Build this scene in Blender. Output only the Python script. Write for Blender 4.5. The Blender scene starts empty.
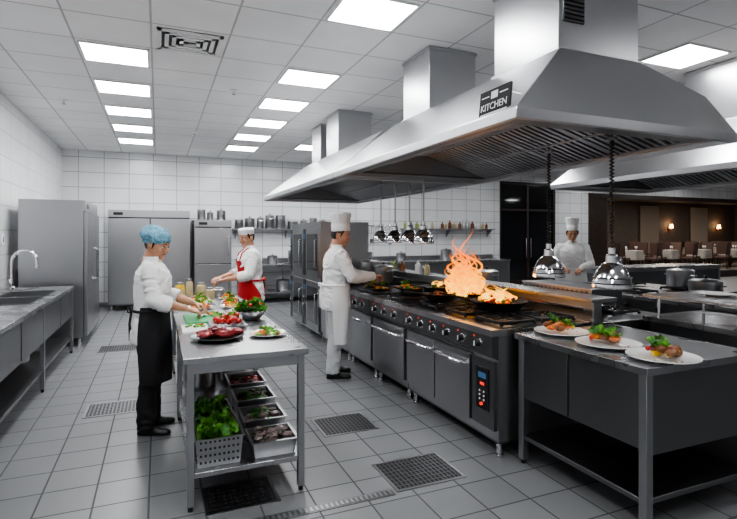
import bpy, bmesh, math, random
from mathutils import Vector, Matrix, Euler, noise
from mathutils.kdtree import KDTree
random.seed(7)
R=random.uniform
V=Vector
# ------------------------------------------------------------ materials
def _new(name):
    m=bpy.data.materials.new(name); m.use_nodes=True
    nt=m.node_tree; b=nt.nodes['Principled BSDF']; return m,nt,b
def mat(name,col,rough=.5,metal=0,bump=0,bscale=20,var=0,vscale=8,emis=None,es=0,trans=0,coat=0,stretch=None,sss=0,alpha=1):
    m,nt,b=_new(name)
    b.inputs['Base Color'].default_value=(*col,1); b.inputs['Roughness'].default_value=rough
    b.inputs['Metallic'].default_value=metal
    b.inputs['Transmission Weight'].default_value=trans
    b.inputs['Coat Weight'].default_value=coat
    b.inputs['Subsurface Weight'].default_value=sss
    b.inputs['Subsurface Radius'].default_value=(.02,.008,.004)
    b.inputs['Alpha'].default_value=alpha
    if emis: b.inputs['Emission Color'].default_value=(*emis,1); b.inputs['Emission Strength'].default_value=es
    if bump or var:
        tc=nt.nodes.new('ShaderNodeTexCoord'); mp=nt.nodes.new('ShaderNodeMapping')
        if stretch: mp.inputs['Scale'].default_value=stretch
        nt.links.new(tc.outputs['Object'],mp.inputs['Vector'])
    if bump:
        n=nt.nodes.new('ShaderNodeTexNoise'); n.inputs['Scale'].default_value=bscale; n.inputs['Detail'].default_value=3
        bp=nt.nodes.new('ShaderNodeBump'); bp.inputs['Strength'].default_value=bump; bp.inputs['Distance'].default_value=.02
        nt.links.new(mp.outputs[0],n.inputs['Vector']); nt.links.new(n.outputs['Fac'],bp.inputs['Height']); nt.links.new(bp.outputs[0],b.inputs['Normal'])
    if var:
        n=nt.nodes.new('ShaderNodeTexNoise'); n.inputs['Scale'].default_value=vscale; n.inputs['Detail'].default_value=4
        nt.links.new(mp.outputs[0],n.inputs['Vector'])
        r=nt.nodes.new('ShaderNodeValToRGB'); r.color_ramp.elements[0].position=.3; r.color_ramp.elements[1].position=.7
        r.color_ramp.elements[0].color=(*[max(0,c*(1-var)) for c in col],1); r.color_ramp.elements[1].color=(*[min(1,c*(1+var)) for c in col],1)
        nt.links.new(n.outputs['Fac'],r.inputs[0]); nt.links.new(r.outputs[0],b.inputs['Base Color'])
    return m
def steel(name,col,r0,r1,wav=.05):
    m,nt,b=_new(name); b.inputs['Metallic'].default_value=1; b.inputs['Base Color'].default_value=(*col,1)
    g=nt.nodes.new('ShaderNodeNewGeometry')
    n=nt.nodes.new('ShaderNodeTexNoise'); n.inputs['Scale'].default_value=2.2; n.inputs['Detail'].default_value=2
    nt.links.new(g.outputs['Position'],n.inputs['Vector'])
    mr=nt.nodes.new('ShaderNodeMapRange'); mr.inputs[1].default_value=.3; mr.inputs[2].default_value=.7; mr.inputs[3].default_value=r0; mr.inputs[4].default_value=r1
    nt.links.new(n.outputs['Fac'],mr.inputs[0]); nt.links.new(mr.outputs[0],b.inputs['Roughness'])
    if wav:
        bp=nt.nodes.new('ShaderNodeBump'); bp.inputs['Strength'].default_value=wav; bp.inputs['Distance'].default_value=.02
        nt.links.new(n.outputs['Fac'],bp.inputs['Height']); nt.links.new(bp.outputs[0],b.inputs['Normal'])
    return m
def tiles(name,axes,w,h,off,c1,c2,cm,mort,rough,bump=.3,offset=0,spec=.5):
    m,nt,b=_new(name)
    g=nt.nodes.new('ShaderNodeNewGeometry'); s=nt.nodes.new('ShaderNodeSeparateXYZ'); c=nt.nodes.new('ShaderNodeCombineXYZ')
    nt.links.new(g.outputs['Position'],s.inputs[0])
    for i,a in enumerate(axes):
        ad=nt.nodes.new('ShaderNodeMath'); ad.operation='ADD'; ad.inputs[1].default_value=off[i]
        nt.links.new(s.outputs['XYZ'.index(a)],ad.inputs[0]); nt.links.new(ad.outputs[0],c.inputs[i])
    k=nt.nodes.new('ShaderNodeTexBrick'); k.offset=offset; k.squash=1
    k.inputs['Scale'].default_value=1; k.inputs['Brick Width'].default_value=w; k.inputs['Row Height'].default_value=h
    k.inputs['Mortar Size'].default_value=mort; k.inputs['Mortar Smooth'].default_value=.2
    k.inputs['Color1'].default_value=(*c1,1);k.inputs['Color2'].default_value=(*c2,1);k.inputs['Mortar'].default_value=(*cm,1)
    nt.links.new(c.outputs[0],k.inputs['Vector']); 
    n=nt.nodes.new('ShaderNodeTexNoise'); n.inputs['Scale'].default_value=1.3; n.inputs['Detail'].default_value=6; nt.links.new(g.outputs['Position'],n.inputs['Vector'])
    mr=nt.nodes.new('ShaderNodeMapRange'); mr.inputs[1].default_value=.3; mr.inputs[2].default_value=.7; mr.inputs[3].default_value=.93; mr.inputs[4].default_value=1.05
    nt.links.new(n.outputs['Fac'],mr.inputs[0])
    mx=nt.nodes.new('ShaderNodeVectorMath'); mx.operation='SCALE'; nt.links.new(k.outputs['Color'],mx.inputs[0]); nt.links.new(mr.outputs[0],mx.inputs['Scale'])
    nt.links.new(mx.outputs[0],b.inputs['Base Color'])
    mr2=nt.nodes.new('ShaderNodeMapRange'); mr2.inputs[3].default_value=rough; mr2.inputs[4].default_value=.8; nt.links.new(k.outputs['Fac'],mr2.inputs[0]); nt.links.new(mr2.outputs[0],b.inputs['Roughness'])
    bp=nt.nodes.new('ShaderNodeBump'); bp.invert=True; bp.inputs['Strength'].default_value=bump; bp.inputs['Distance'].default_value=.004
    nt.links.new(k.outputs['Fac'],bp.inputs['Height']); nt.links.new(bp.outputs[0],b.inputs['Normal'])
    return m
ST=steel('brushed_steel',(.40,.405,.415),.28,.36,.03)
STT=steel('steel_top',(.45,.455,.47),.24,.31,.02)
STH=steel('hood_steel',(.52,.525,.54),.31,.35,0)
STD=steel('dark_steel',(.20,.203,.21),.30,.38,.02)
CHR=mat('polished_chrome',(.72,.72,.74),.12,1)
IRON=mat('cast_iron',(.02,.02,.022),.55,.3,bump=.2,bscale=60)
BLK=mat('black_plastic',(.015,.015,.017),.35)
SGN=mat('sign_enamel',(.012,.012,.014),.75)
BLKG=mat('black_glass',(.008,.009,.011),.06,coat=.5)
WHT=mat('porcelain',(.82,.82,.80),.18,coat=.4)
WPL=mat('white_plastic',(.75,.76,.76),.4)
FAB=mat('white_cotton',(.80,.80,.80),.85,bump=.35,bscale=9,stretch=(1,1,.6))
FABB=mat('black_cotton',(.010,.010,.012),.8,bump=.5,bscale=9)
FABR=mat('red_cotton',(.42,.010,.014),.8,bump=.5,bscale=9)
FABG=mat('grey_trousers',(.55,.56,.57),.85,bump=.5,bscale=9)
CAPB=mat('blue_hairnet',(.17,.38,.50),.8,bump=.9,bscale=35,var=.35,vscale=45)
SHOE=mat('shoe_leather',(.012,.012,.012),.35)
SKIN=mat('skin',(.54,.28,.18),.5,sss=.1,bump=.05,bscale=80)
LIP=mat('lips',(.45,.14,.12),.45)
HAIR=mat('dark_hair',(.018,.012,.01),.5,bump=.6,bscale=60,stretch=(1,1,.2))
EYEW=mat('eye_white',(.75,.73,.7),.2); EYED=mat('iris',(.03,.015,.01),.15)
LGT=mat('panel_light',(1,1,1),.5,emis=(.985,.99,1),es=31)
GRN=mat('lettuce_green',(.10,.30,.02),.45,var=.5,vscale=14,bump=.4,bscale=40)
GRD=mat('herb_green',(.035,.14,.015),.5,var=.5,vscale=20,bump=.4,bscale=50)
RED=mat('tomato_red',(.50,.015,.01),.2,coat=.4)
ORG=mat('carrot_orange',(.75,.20,.015),.4,var=.25,vscale=30)
YEL=mat('lemon_yellow',(.78,.50,.03),.35)
MEAT=mat('raw_meat',(.20,.014,.016),.3,var=.7,vscale=16,bump=.3,bscale=30,coat=.15)
SALM=mat('salmon',(.72,.20,.06),.35,var=.45,vscale=30,bump=.2)
BRN=mat('seared_crust',(.18,.07,.025),.5,var=.5,vscale=25,bump=.4,bscale=40)
MUSH=mat('dark_mushroom',(.03,.022,.018),.5,var=.6,vscale=20,bump=.4)
FISH=mat('pale_fish',(.20,.15,.14),.3,var=.5,vscale=14)
BRD=mat('chopping_board',(.82,.82,.80),.5); BRDG=mat('green_board',(.04,.36,.12),.5)
REDE=mat('red_display',(.3,0,0),.4,emis=(1,.05,.02),es=1.2)
BLUE=mat('blue_display',(.02,.05,.10),.3,emis=(.1,.3,.6),es=.2)
DKW=mat('dark_wood',(.035,.022,.016),.45,var=.3); CLOTH=mat('tablecloth',(.48,.45,.41),.8)
SEATM=mat('brown_leather',(.10,.055,.042),.5)
WARM=mat('warm_shade',(1,.7,.4),.6,emis=(1,.55,.22),es=9)
CURT=mat('curtain',(.30,.25,.21),.9,bump=.4,bscale=8,stretch=(4,4,.1))
GLS=mat('amber_glass',(.5,.42,.25),.15)
GLJ=mat('pickle_jar',(.35,.45,.15),.1,coat=.5)
COP=mat('copper',(.7,.32,.18),.25,1)
# ------------------------------------------------------------ mesh helpers (return verts, faces)
def g_box(x0,x1,y0,y1,z0,z1):
    v=[V((x,y,z)) for x in (x0,x1) for y in (y0,y1) for z in (z0,z1)]
    return v,[(0,1,3,2),(4,6,7,5),(0,4,5,1),(2,3,7,6),(0,2,6,4),(1,5,7,3)]
def g_loft(secs,caps=True,loop=False):
    n=len(secs[0]); v=[V(p) for s in secs for p in s]; f=[]
    m=len(secs)
    for i in range(m if loop else m-1):
        a=i*n; b=((i+1)%m)*n
        for j in range(n):
            k=(j+1)%n; f.append((a+j,a+k,b+k,b+j))
    if caps and not loop:
        f.append(tuple(range(n-1,-1,-1))); f.append(tuple(range((m-1)*n,m*n)))
    return v,f
def g_tube(pts,rad,n=10,loop=False,rnd=False,flat=1.0,caps=True):
    pts=[V(p) for p in pts]
    if not isinstance(rad,(list,tuple)): rad=[rad]*len(pts)
    rad=list(rad)
    if rnd:
        d0=(pts[0]-pts[1]).normalized(); d1=(pts[-1]-pts[-2]).normalized(); r0=rad[0]; r1=rad[-1]
        pts=[pts[0]+d0*r0*.95,pts[0]+d0*r0*.6]+pts+[pts[-1]+d1*r1*.6,pts[-1]+d1*r1*.95]
        rad=[r0*.3,r0*.8]+rad+[r1*.8,r1*.3]
    m=len(pts); secs=[]; u=None
    for i,p in enumerate(pts):
        if loop: t=(pts[(i+1)%m]-pts[i-1]).normalized()
        else: t=(pts[min(i+1,m-1)]-pts[max(i-1,0)]).normalized()
        if u is None:
            a=V((0,0,1)) if abs(t.z)<.9 else V((1,0,0)); u=(a-t*a.dot(t)).normalized()
        else: u=(u-t*u.dot(t)).normalized()
        w=t.cross(u)
        secs.append([p+(u*math.cos(q)*flat+w*math.sin(q))*rad[i] for q in [2*math.pi*j/n for j in range(n)]])
    return g_loft(secs,caps,loop)
def g_cyl(p0,p1,r0,r1=None,n=20): return g_tube([p0,p1],[r0,r0 if r1 is None else r1],n)
def g_lathe(prof,c=(0,0,0),n=28,cap=True,rf=None):
    c=V(c); secs=[]
    for r,z in prof:
        secs.append([c+V((math.cos(q)*r*(rf(q,z) if rf else 1),math.sin(q)*r*(rf(q,z) if rf else 1),z)) for q in [2*math.pi*j/n for j in range(n)]])
    return g_loft(secs,cap)
def g_ell(c,r,nu=16,nv=10,fn=None):
    c=V(c); secs=[]
    for i in range(nv+1):
        a=-math.pi/2+math.pi*i/nv; a=max(-math.pi/2+.02,min(math.pi/2-.02,a))
        s=[]
        for j in range(nu):
            q=2*math.pi*j/nu; d=V((math.cos(a)*math.cos(q),math.cos(a)*math.sin(q),math.sin(a)))
            k=fn(d) if fn else V((1,1,1))
            if not isinstance(k,V): k=V((k,k,k))
            s.append(c+V((d.x*r[0]*k.x,d.y*r[1]*k.y,d.z*r[2]*k.z)))
        secs.append(s)
    return g_loft(secs)
def g_lump(c,r,amp=.25,fr=2.5,nu=14,nv=9):
    o=V((R(0,50),R(0,50),R(0,50)))
    return g_ell(c,r,nu,nv,lambda d:1+amp*noise.noise(d*fr+o))
def g_leaf(c,s,n=6):
    c=V(c); M=Euler((R(-.9,.9),R(-.9,.9),R(0,6.3))).to_matrix(); o=R(0,50); v=[];f=[]
    for i in range(n+1):
        for j in range(n+1):
            x=(i/n-.5)*2; y=(j/n-.5)*2; rr=math.sqrt(x*x+y*y)+1e-6; m=max(abs(x),abs(y)); x*=m/rr; y*=m/rr
            z=.35*(x*x+y*y)+.22*math.sin(5*math.atan2(y,x)+o)*(x*x+y*y)+.12*noise.noise(V((x*2,y*2,o)))
            v.append(c+M@V((x*s,y*s*.8,z*s)))
    for i in range(n):
        for j in range(n):
            a=i*(n+1)+j; f.append((a,a+n+1,a+n+2,a+1))
    return v,f
class B:
    def __init__(s): s.bm=bmesh.new(); s.mats=[]
    def mi(s,m):
        if m not in s.mats: s.mats.append(m)
        return s.mats.index(m)
    def add(s,g,m,M=None):
        vs=[s.bm.verts.new(M@v if M else v) for v in g[0]]; i=s.mi(m)
        for f in g[1]:
            try: F=s.bm.faces.new([vs[k] for k in f]); F.material_index=i; F.smooth=True
            except ValueError: pass
        return s
    def addm(s,vs,fs,fm,mats,M=None):
        bv=[s.bm.verts.new(M@v if M else v) for v in vs]; ii=[s.mi(m) for m in mats]
        for f,k in zip(fs,fm):
            F=s.bm.faces.new([bv[q] for q in f]); F.material_index=ii[k]; F.smooth=True
    def box(s,x0,x1,y0,y1,z0,z1,m,M=None): return s.add(g_box(x0,x1,y0,y1,z0,z1),m,M)
    def cyl(s,p0,p1,r,m,r1=None,n=20,M=None): return s.add(g_cyl(p0,p1,r,r1,n),m,M)
    def tube(s,p,r,m,n=10,M=None,**k): return s.add(g_tube(p,r,n,**k),m,M)
    def lathe(s,p,c,m,n=28,M=None,**k): return s.add(g_lathe(p,c,n,**k),m,M)
    def ell(s,c,r,m,nu=16,nv=10,M=None): return s.add(g_ell(c,r,nu,nv),m,M)
    def done(s,name,loc=(0,0,0),bevel=.003,M=None,parent=None,sharp=35):
        bm=s.bm
        bmesh.ops.recalc_face_normals(bm,faces=bm.faces[:])
        for e in bm.edges:
            if len(e.link_faces)==2 and e.calc_face_angle(0)>math.radians(sharp): e.smooth=False
        me=bpy.data.meshes.new(name); 
        L=V(loc)
        if M is None: bmesh.ops.translate(bm,verts=bm.verts[:],vec=-L)
        bm.to_mesh(me); bm.free()
        for m in s.mats: me.materials.append(m)
        o=bpy.data.objects.new(name,me); bpy.context.collection.objects.link(o)
        if M is not None: o.matrix_world=M
        else: o.location=L
        if bevel:
            q=o.modifiers.new('bev','BEVEL'); q.width=bevel; q.segments=2; q.limit_method='ANGLE'; q.angle_limit=math.radians(50)
        if parent: o.parent=parent
        return o
def copyobj(o,name,loc,rz=0):
    c=bpy.data.objects.new(name,o.data); bpy.context.collection.objects.link(c); c.location=loc; c.rotation_euler=(0,0,rz)
    return c
def g_pan(x0,x1,y0,y1,z0,z1,t=.004,rim=.012):
    def rect(a,z): return [V((x0-a,y0-a,z)),V((x1+a,y0-a,z)),V((x1+a,y1+a,z)),V((x0-a,y1+a,z))]
    return g_loft([rect(-.015,z0),rect(0,z1-.006),rect(rim,z1-.006),rect(rim,z1),rect(-t,z1),rect(-.018,z0+t)],caps=True)
# ------------------------------------------------------------ room shell
XL,XR,YF,YB,ZC=-1.9,22.5,-3.0,12.5,3.45
FLT=tiles('floor_tile','XY',.30,.30,(.05,.02),(.165,.169,.176),(.193,.197,.204),(.072,.072,.078),.006,.33,.35)
WTB=tiles('wall_tile_back','XZ',.50,.33,(.1,0),(.81,.82,.83),(.78,.79,.80),(.38,.39,.40),.008,.16,.3)
WTL=tiles('wall_tile_left','YZ',.50,.33,(.1,0),(.81,.82,.83),(.78,.79,.80),(.38,.39,.40),.009,.16,.3)
TX,TY=.683,.64
CLT=tiles('ceiling_tile','XY',TX,TY,(.40+TX/2+TX*10,-5.77+TY/2+TY*20),(.82,.82,.82),(.79,.79,.79),(.46,.46,.47),.010,.75,.4)
b=B(); b.box(XL-.2,30,YF-.2,18.2,-.15,0,FLT); b.done('floor',bevel=0)
b=B(); b.box(XL-.2,XR+.2,YF-.2,YB+.2,ZC,ZC+.15,CLT); b.done('ceiling',bevel=0)
b=B(); b.box(XL-.15,XL,YF-.15,YB+.15,0,ZC,WTL); b.done('wall_left',bevel=0)
b=B(); b.box(XR,XR+.15,YF-.15,YB,0,ZC,WTL); b.done('wall_right',bevel=0)
b=B(); b.box(XL,XR,YF-.15,YF,0,ZC,WTB); b.done('wall_front',bevel=0)
b=B()
for a in [(XL,9.6,0,ZC),(9.6,11.8,3.25,ZC),(11.8,13.2,0,ZC),(13.2,21.9,3.0,ZC),(21.9,XR,0,ZC)]:
    b.box(a[0],a[1],YB,YB+.15,a[2],a[3],WTB)
b.done('wall_back',bevel=0)
b=B()
b.box(9.6,11.8,YB+.02,YB+.1,3.17,3.25,DKW)
for x in (9.6,10.66,11.72): b.box(x,x+.08,YB+.02,YB+.1,0,3.17,DKW)
for x0,x1 in ((9.68,10.66),(10.74,11.72)):
    b.box(x0,x1,YB+.05,YB+.07,0,3.17,BLKG); b.box(x0,x1,YB+.03,YB+.09,0,.2,DKW); b.box(x0,x1,YB+.03,YB+.09,2.35,2.42,DKW)
for x in (10.62,10.80):
    b.cyl((x,YB+.0,.9),(x,YB+.0,1.5),.015,CHR)
    for z in (.95,1.45): b.cyl((x,YB,z),(x,YB+.04,z),.01,CHR,n=8)
b.done('door_1',(10.7,YB,0))
b=B()
b.box(13.2,13.45,YB-.03,YB+.18,0,3.0,DKW); b.box(13.45,21.7,YB-.03,YB+.18,2.85,3.0,DKW); b.box(21.7,21.9,YB-.03,YB+.18,0,3.0,DKW)
b.box(13.45,14.1,YB+.04,YB+.1,0,2.85,DKW); b.box(14.1,21.7,YB-.03,YB+.18,0,.25,DKW)
b.done('trim_1',(13.2,YB,0))
b=B(); b.box(XL,9.6,YB-.012,YB,0,.1,ST); b.done('baseboard_back')
b=B(); b.box(XL,XL+.012,YF,YB,0,.1,ST); b.done('baseboard_left')
# ceiling lights
LP=[(-.40,y) for y in (-.63,1.29,3.21,5.77,7.05,8.33,9.61,10.89)]+[(-.40+3*TX,y) for y in (-.63,1.29,3.85,5.77,7.05,8.33,9.61,10.89)]
LP+=[(5.06,3.53),(5.06,.65),(5.06,6.41),(5.06,8.33),(5.06,10.89),(8.5,3.21),(8.5,6.41),(8.5,10.25),(12.6,3.21),(12.6,7.05),(12.6,10.89),(17,4),(17,8.3),(17,11),(3.0,10.25)]
bb=B(); w=TX/2-.045; h=TY/2-.06
bb.box(-w,w,-h,h,-.012,0,LGT)
for s in (-1,1):
    bb.box(-w-.02,w+.02,s*(h+.01)-.01,s*(h+.01)+.01,-.018,0,WPL); bb.box(s*(w+.01)-.01,s*(w+.01)+.01,-h,h,-.018,0,WPL)
base=None
for i,(x,y) in enumerate(LP):
    if base is None: base=bb.done('ceiling_light_panel',(0,0,0),bevel=0); base.location=(x,y,ZC)
    else: copyobj(base,'ceiling_light_panel',(x,y,ZC))
b=B(); cx,cy=-.40+TX,5.13
b.box(cx-.29,cx+.29,cy-.26,cy+.26,ZC-.006,ZC,BLK)
for k in range(4):
    s=.29-k*.065; t=.26-k*.06
    for a in [(-s,s,-t,-t+.037),(-s,s,t-.037,t),(-s,-s+.037,-t,t),(s-.037,s,-t,t)]:
        b.box(cx+a[0],cx+a[1],cy+a[2],cy+a[3],ZC-.022,ZC-.004,WPL)
b.done('ceiling_air_vent',(cx,cy,ZC),bevel=0)
for (x,y) in ((.9,6.6),(.6,9.6),(-1.2,8)):
    b=B(); b.cyl((x,y,ZC-.05),(x,y,ZC),.012,CHR); b.cyl((x,y,ZC-.01),(x,y,ZC),.05,WPL); b.cyl((x,y,ZC-.06),(x,y,ZC-.05),.025,CHR); b.done('ceiling_sprinkler',(x,y,ZC))
def drain(x,y,w,d):
    b=B(); b.box(x-w/2,x+w/2,y-d/2,y+d/2,0,.002,BLK)
    for s in (-1,1):
        b.box(x-w/2-.01,x+w/2+.01,y+s*d/2-.01,y+s*d/2+.01,0,.006,ST); b.box(x+s*w/2-.01,x+s*w/2+.01,y-d/2,y+d/2,0,.006,ST)
    n=int(w/.030)
    for i in range(1,n): b.box(x-w/2+i*w/n-.006,x-w/2+i*w/n+.006,y-d/2,y+d/2,.002,.006,STD)
    n=int(d/.045)
    for i in range(1,n): b.box(x-w/2,x+w/2,y-d/2+i*d/n-.005,y-d/2+i*d/n+.005,.002,.0055,STD)
    b.done('floor_drain_grate',(x,y,0),bevel=0)
drain(1.43,3.92,.44,.38); drain(1.60,2.95,.48,.38); drain(.46,3.1,.40,.32); drain(-.36,5.1,.46,.36); drain(-.5,7.8,.5,.4)
b=B(); b.box(.45,1.33,2.73,2.80,0,.003,STD)
for i in range(28): b.box(.46+i*.031,.476+i*.031,2.742,2.788,.003,.006,ST)
b.done('floor_drain_channel',(.9,2.76,0),bevel=0)
# ------------------------------------------------------------ hood
def hood(xa,xb,y0,y1,zb,ytop0,ytop1):
    b=B(); W=xb-xa
    L=[(xa,xb,y0,y1,zb),(xa,xb,y0,y1,zb+.06),(xa+.20*W,xb,y0+.55*(ytop0-y0),y1-.55*(y1-ytop1),zb+.36),(xa+.36*W,xb-.24*W,ytop0,ytop1,zb+.60)]
    def r(l,e=0): return [V((l[0]+e,l[2]+e,l[4])),V((l[1]-e,l[2]+e,l[4])),V((l[1]-e,l[3]-e,l[4])),V((l[0]+e,l[3]-e,l[4]))]
    cx=(xa+xb)/2
    b.add(g_loft([r(L[0],.03),r(L[0]),r(L[1]),r(L[2]),r(L[3])],caps=False),STH)
    b.add((r(L[3]),[(0,1,2,3)]),STH)
    a0=r(L[0],.03)
    b.add(g_loft([a0,r((xa,xb,y0,y1,zb+.05),.035)],caps=False),ST)
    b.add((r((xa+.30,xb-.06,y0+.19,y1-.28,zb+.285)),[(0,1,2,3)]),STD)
    n=max(2,int((y1-y0-.5)/.5)); 
    for side in (0,1):
        for i in range(n):
            ya=y0+.25+i*(y1-y0-.55)/n; yb=ya+(y1-y0-.55)/n-.02
            xo=xa+.18 if side==0 else xb-.10; xi=cx-.02 if side==0 else cx+.02
            zo=zb+.05; zi=zb+.27
            def P(u,y,dz): return V((xo+(xi-xo)*u,y,zo+(zi-zo)*u+dz))
            b.add(([P(0,ya,0),P(1,ya,0),P(1,yb,0),P(0,yb,0)],[(0,1,2,3)]),BLK)
            k=int((yb-ya)/.06)
            for q in range(k):
                yy=ya+(q+.5)*(yb-ya)/k
                b.add(g_loft([[P(.03,yy-.015,-.002),P(.03,yy+.015,-.002),P(.03,yy+.015,-.018),P(.03,yy-.015,-.018)],[P(.97,yy-.015,-.002),P(.97,yy+.015,-.002),P(.97,yy+.015,-.018),P(.97,yy-.015,-.018)]]),ST)
            for u in (0,.5,1):
                b.add(g_loft([[P(u,ya,0)+V((-.016,0,-.022)),P(u,ya,0)+V((.016,0,-.022)),P(u,ya,0)+V((.016,0,.002)),P(u,ya,0)+V((-.016,0,.002))],[P(u,yb,0)+V((-.016,0,-.022)),P(u,yb,0)+V((.016,0,-.022)),P(u,yb,0)+V((.016,0,.002)),P(u,yb,0)+V((-.016,0,.002))]]),ST)
            for yy in (ya,): b.add(g_loft([[P(0,yy-.02,-.024),P(0,yy+.006,-.024),P(0,yy+.006,0),P(0,yy-.02,0)],[P(1,yy-.02,-.024),P(1,yy+.006,-.024),P(1,yy+.006,0),P(1,yy-.02,0)]]),ST)
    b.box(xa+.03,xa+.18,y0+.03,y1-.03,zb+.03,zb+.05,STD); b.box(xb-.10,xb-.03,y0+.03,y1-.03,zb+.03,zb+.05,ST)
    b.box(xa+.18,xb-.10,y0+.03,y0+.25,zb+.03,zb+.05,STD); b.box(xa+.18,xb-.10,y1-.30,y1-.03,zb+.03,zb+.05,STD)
    for yy in (y0+.24,y1-.31):
        b.add(([V((xa+.18,yy,zb+.05)),V((xb-.10,yy,zb+.05)),V((cx+.02,yy,zb+.27)),V((cx-.02,yy,zb+.27))],[(0,1,2,3)]),ST)
    return b
def duct(b,x0,x1,y0,y1,z0,grille=False):
    b.box(x0,x1,y0,y1,z0,ZC,STH); b.box(x0-.02,x1+.02,y0-.02,y1+.02,z0-.005,z0+.02,STH)
    b.box(x0-.012,x1+.012,y0-.012,y1+.012,ZC-.04,ZC-.01,STH)
    if grille:
        b.box(x0+.03,x0+.22,y0-.012,y0,z0+.20,z0+.56,STD)
        for i in range(11): b.box(x0+.04,x0+.21,y0-.022,y0-.01,z0+.215+i*.029,z0+.227+i*.029,BLK)
b=hood(1.75,3.60,2.14,5.14,2.2,2.52,5.0); duct(b,2.44,3.18,2.56,3.24,2.80,True); duct(b,2.46,3.0,4.30,4.86,2.80)
b.done('exhaust_hood',(2.6,3.6,2.2),bevel=.004,sharp=12)
b=hood(1.75,3.60,5.16,9.05,2.2,5.3,8.6); duct(b,2.46,3.0,7.0,7.55,2.80); duct(b,2.5,2.95,8.0,8.5,2.80)
b.done('exhaust_hood',(2.6,7.1,2.2),bevel=.004,sharp=12)
b=hood(4.9,6.6,1.4,5.3,2.2,1.8,5.0); duct(b,5.6,6.2,3.3,3.9,2.80)
b.done('exhaust_hood',(5.7,3.4,2.2),bevel=.004,sharp=12)
em=bpy.data.objects.new('hood_sign',None); bpy.context.collection.objects.link(em)
tl=math.radians(6); yv=V((math.sin(tl),0,math.cos(tl))); zv=V((-math.cos(tl),0,math.sin(tl)))
em.matrix_world=Matrix.Translation((1.785,2.37,2.345))@Matrix(((0,yv.x,zv.x),(-1,yv.y,zv.y),(0,yv.z,zv.z))).to_4x4()
b=B(); b.box(-.14,.14,-.078,.078,-.010,.004,SGN); b.box(-.03,.03,.02,.062,.004,.006,WPL); b.box(-.12,.12,-.066,-.060,.004,.006,WPL); b.box(.05,.12,.036,.042,.004,.006,WPL); b.box(-.12,-.05,.036,.042,.004,.006,WPL)
for x in (-.1,.1): b.cyl((x,.04,-.10),(x,.04,-.008),.006,CHR,n=8)
o=b.done('plaque',bevel=0); o.parent=em
cu=bpy.data.curves.new('t','FONT'); cu.body='KITCHEN'; cu.size=.058; cu.extrude=.001; cu.align_x='CENTER'
to=bpy.data.objects.new('lettering',cu); bpy.context.collection.objects.link(to); to.parent=em; to.location=(0,-.042,.006); cu.materials.append(WPL)
# ------------------------------------------------------------ tables & counters
def legs(b,x0,x1,y0,y1,z,r=.02,mid=()):
    for x in (x0+r,x1-r):
        for y in (y0+r,y1-r)+tuple(mid):
            b.box(x-r,x+r,y-r,y+r,.03,z,ST); b.cyl((x,y,0),(x,y,.035),r*.75,BLK,n=12)
b=B(); px0,px1,py0,py1=.13,.855,2.98,6.15
b.box(px0,px1,py0,py1,.845,.88,STT); b.box(px0+.03,px1-.03,py0+.03,py1-.03,.78,.845,ST)
legs(b,px0+.02,px1-.02,py0+.02,py1-.02,.84,mid=(4.55,))
b.box(px0+.03,px1-.03,py0+.03,py1-.03,.185,.215,STT)
b.done('prep_table',((px0+px1)/2,4.5,0))
b=B(); x0,x1,y0,y1=2.30,3.22,1.80,2.80
b.box(x0-.01,x1,y0-.01,y1+.02,.855,.895,STT)
legs(b,x0+.01,x1-.01,y0+.01,y1,.86,r=.024)
b.box(x0+.03,x1-.03,y0+.035,y1-.03,.45,.855,STD)
b.box(x0+.018,x0+.032,y0+.06,y0+.54,.46,.845,STD); b.box(x0+.018,x0+.032,y0+.56,y1-.05,.46,.845,STD)
b.box(x0+.06,x1-.06,y0+.018,y0+.04,.43,.85,STD)
b.box(x0+.02,x1-.02,y0+.03,y1-.02,.17,.20,STD)
b.box(x1-.03,x1,y0,y1,.2,.85,STD)
b.done('plating_table',(2.77,2.3,0))
b=B(); x0,x1,y0,y1=-1.89,-1.04,2.2,7.75
basins=[(-1.62,-1.16,6.6,7.15),(-1.62,-1.16,5.85,6.45),(-1.62,-1.16,3.6,4.2)]
def rectsheet(b,x0,x1,y0,y1,z0,z1,holes,m):
    ys=sorted({y0,y1}|{h[2] for h in holes}|{h[3] for h in holes})
    for a,c in zip(ys[:-1],ys[1:]):
        hs=[h for h in holes if h[2]<=a and h[3]>=c]
        if hs: b.box(x0,hs[0][0],a,c,z0,z1,m); b.box(hs[0][1],x1,a,c,z0,z1,m)
        else: b.box(x0,x1,a,c,z0,z1,m)
rectsheet(b,x0,x1,y0,y1,.86,.90,basins,STT)
for h in basins:
    b.add(g_loft([[V((X,Y,z)) for X,Y in ((h[0]+e,h[2]+e),(h[1]-e,h[2]+e),(h[1]-e,h[3]-e),(h[0]+e,h[3]-e))] for e,z in ((-.02,.905),(0,.905),(.005,.72),(.03,.66))],caps=False),STD)
    b.box(h[0]+.03,h[1]-.03,h[2]+.03,h[3]-.03,.655,.66,STD); b.cyl(((h[0]+h[1])/2,(h[2]+h[3])/2,.66),((h[0]+h[1])/2,(h[2]+h[3])/2,.664),.03,CHR)
b.box(x0,x0+.02,y0,y1,.9,1.02,ST)
b.box(x1-.05,x1-.02,y0+.03,y1-.03,.50,.86,STD)
for k in range(6):
    ya=y0+.06+k*.91; b.box(x1-.03,x1-.012,ya,ya+.87,.52,.84,STD)
legs(b,x0+.01,x1-.01,y0+.01,y1-.01,.86,mid=(4.05,5.9))
b.box(x0+.02,x1-.03,y0+.02,y1-.02,.19,.22,STD)
b.done('sink_counter',(-1.5,5,0))
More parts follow.
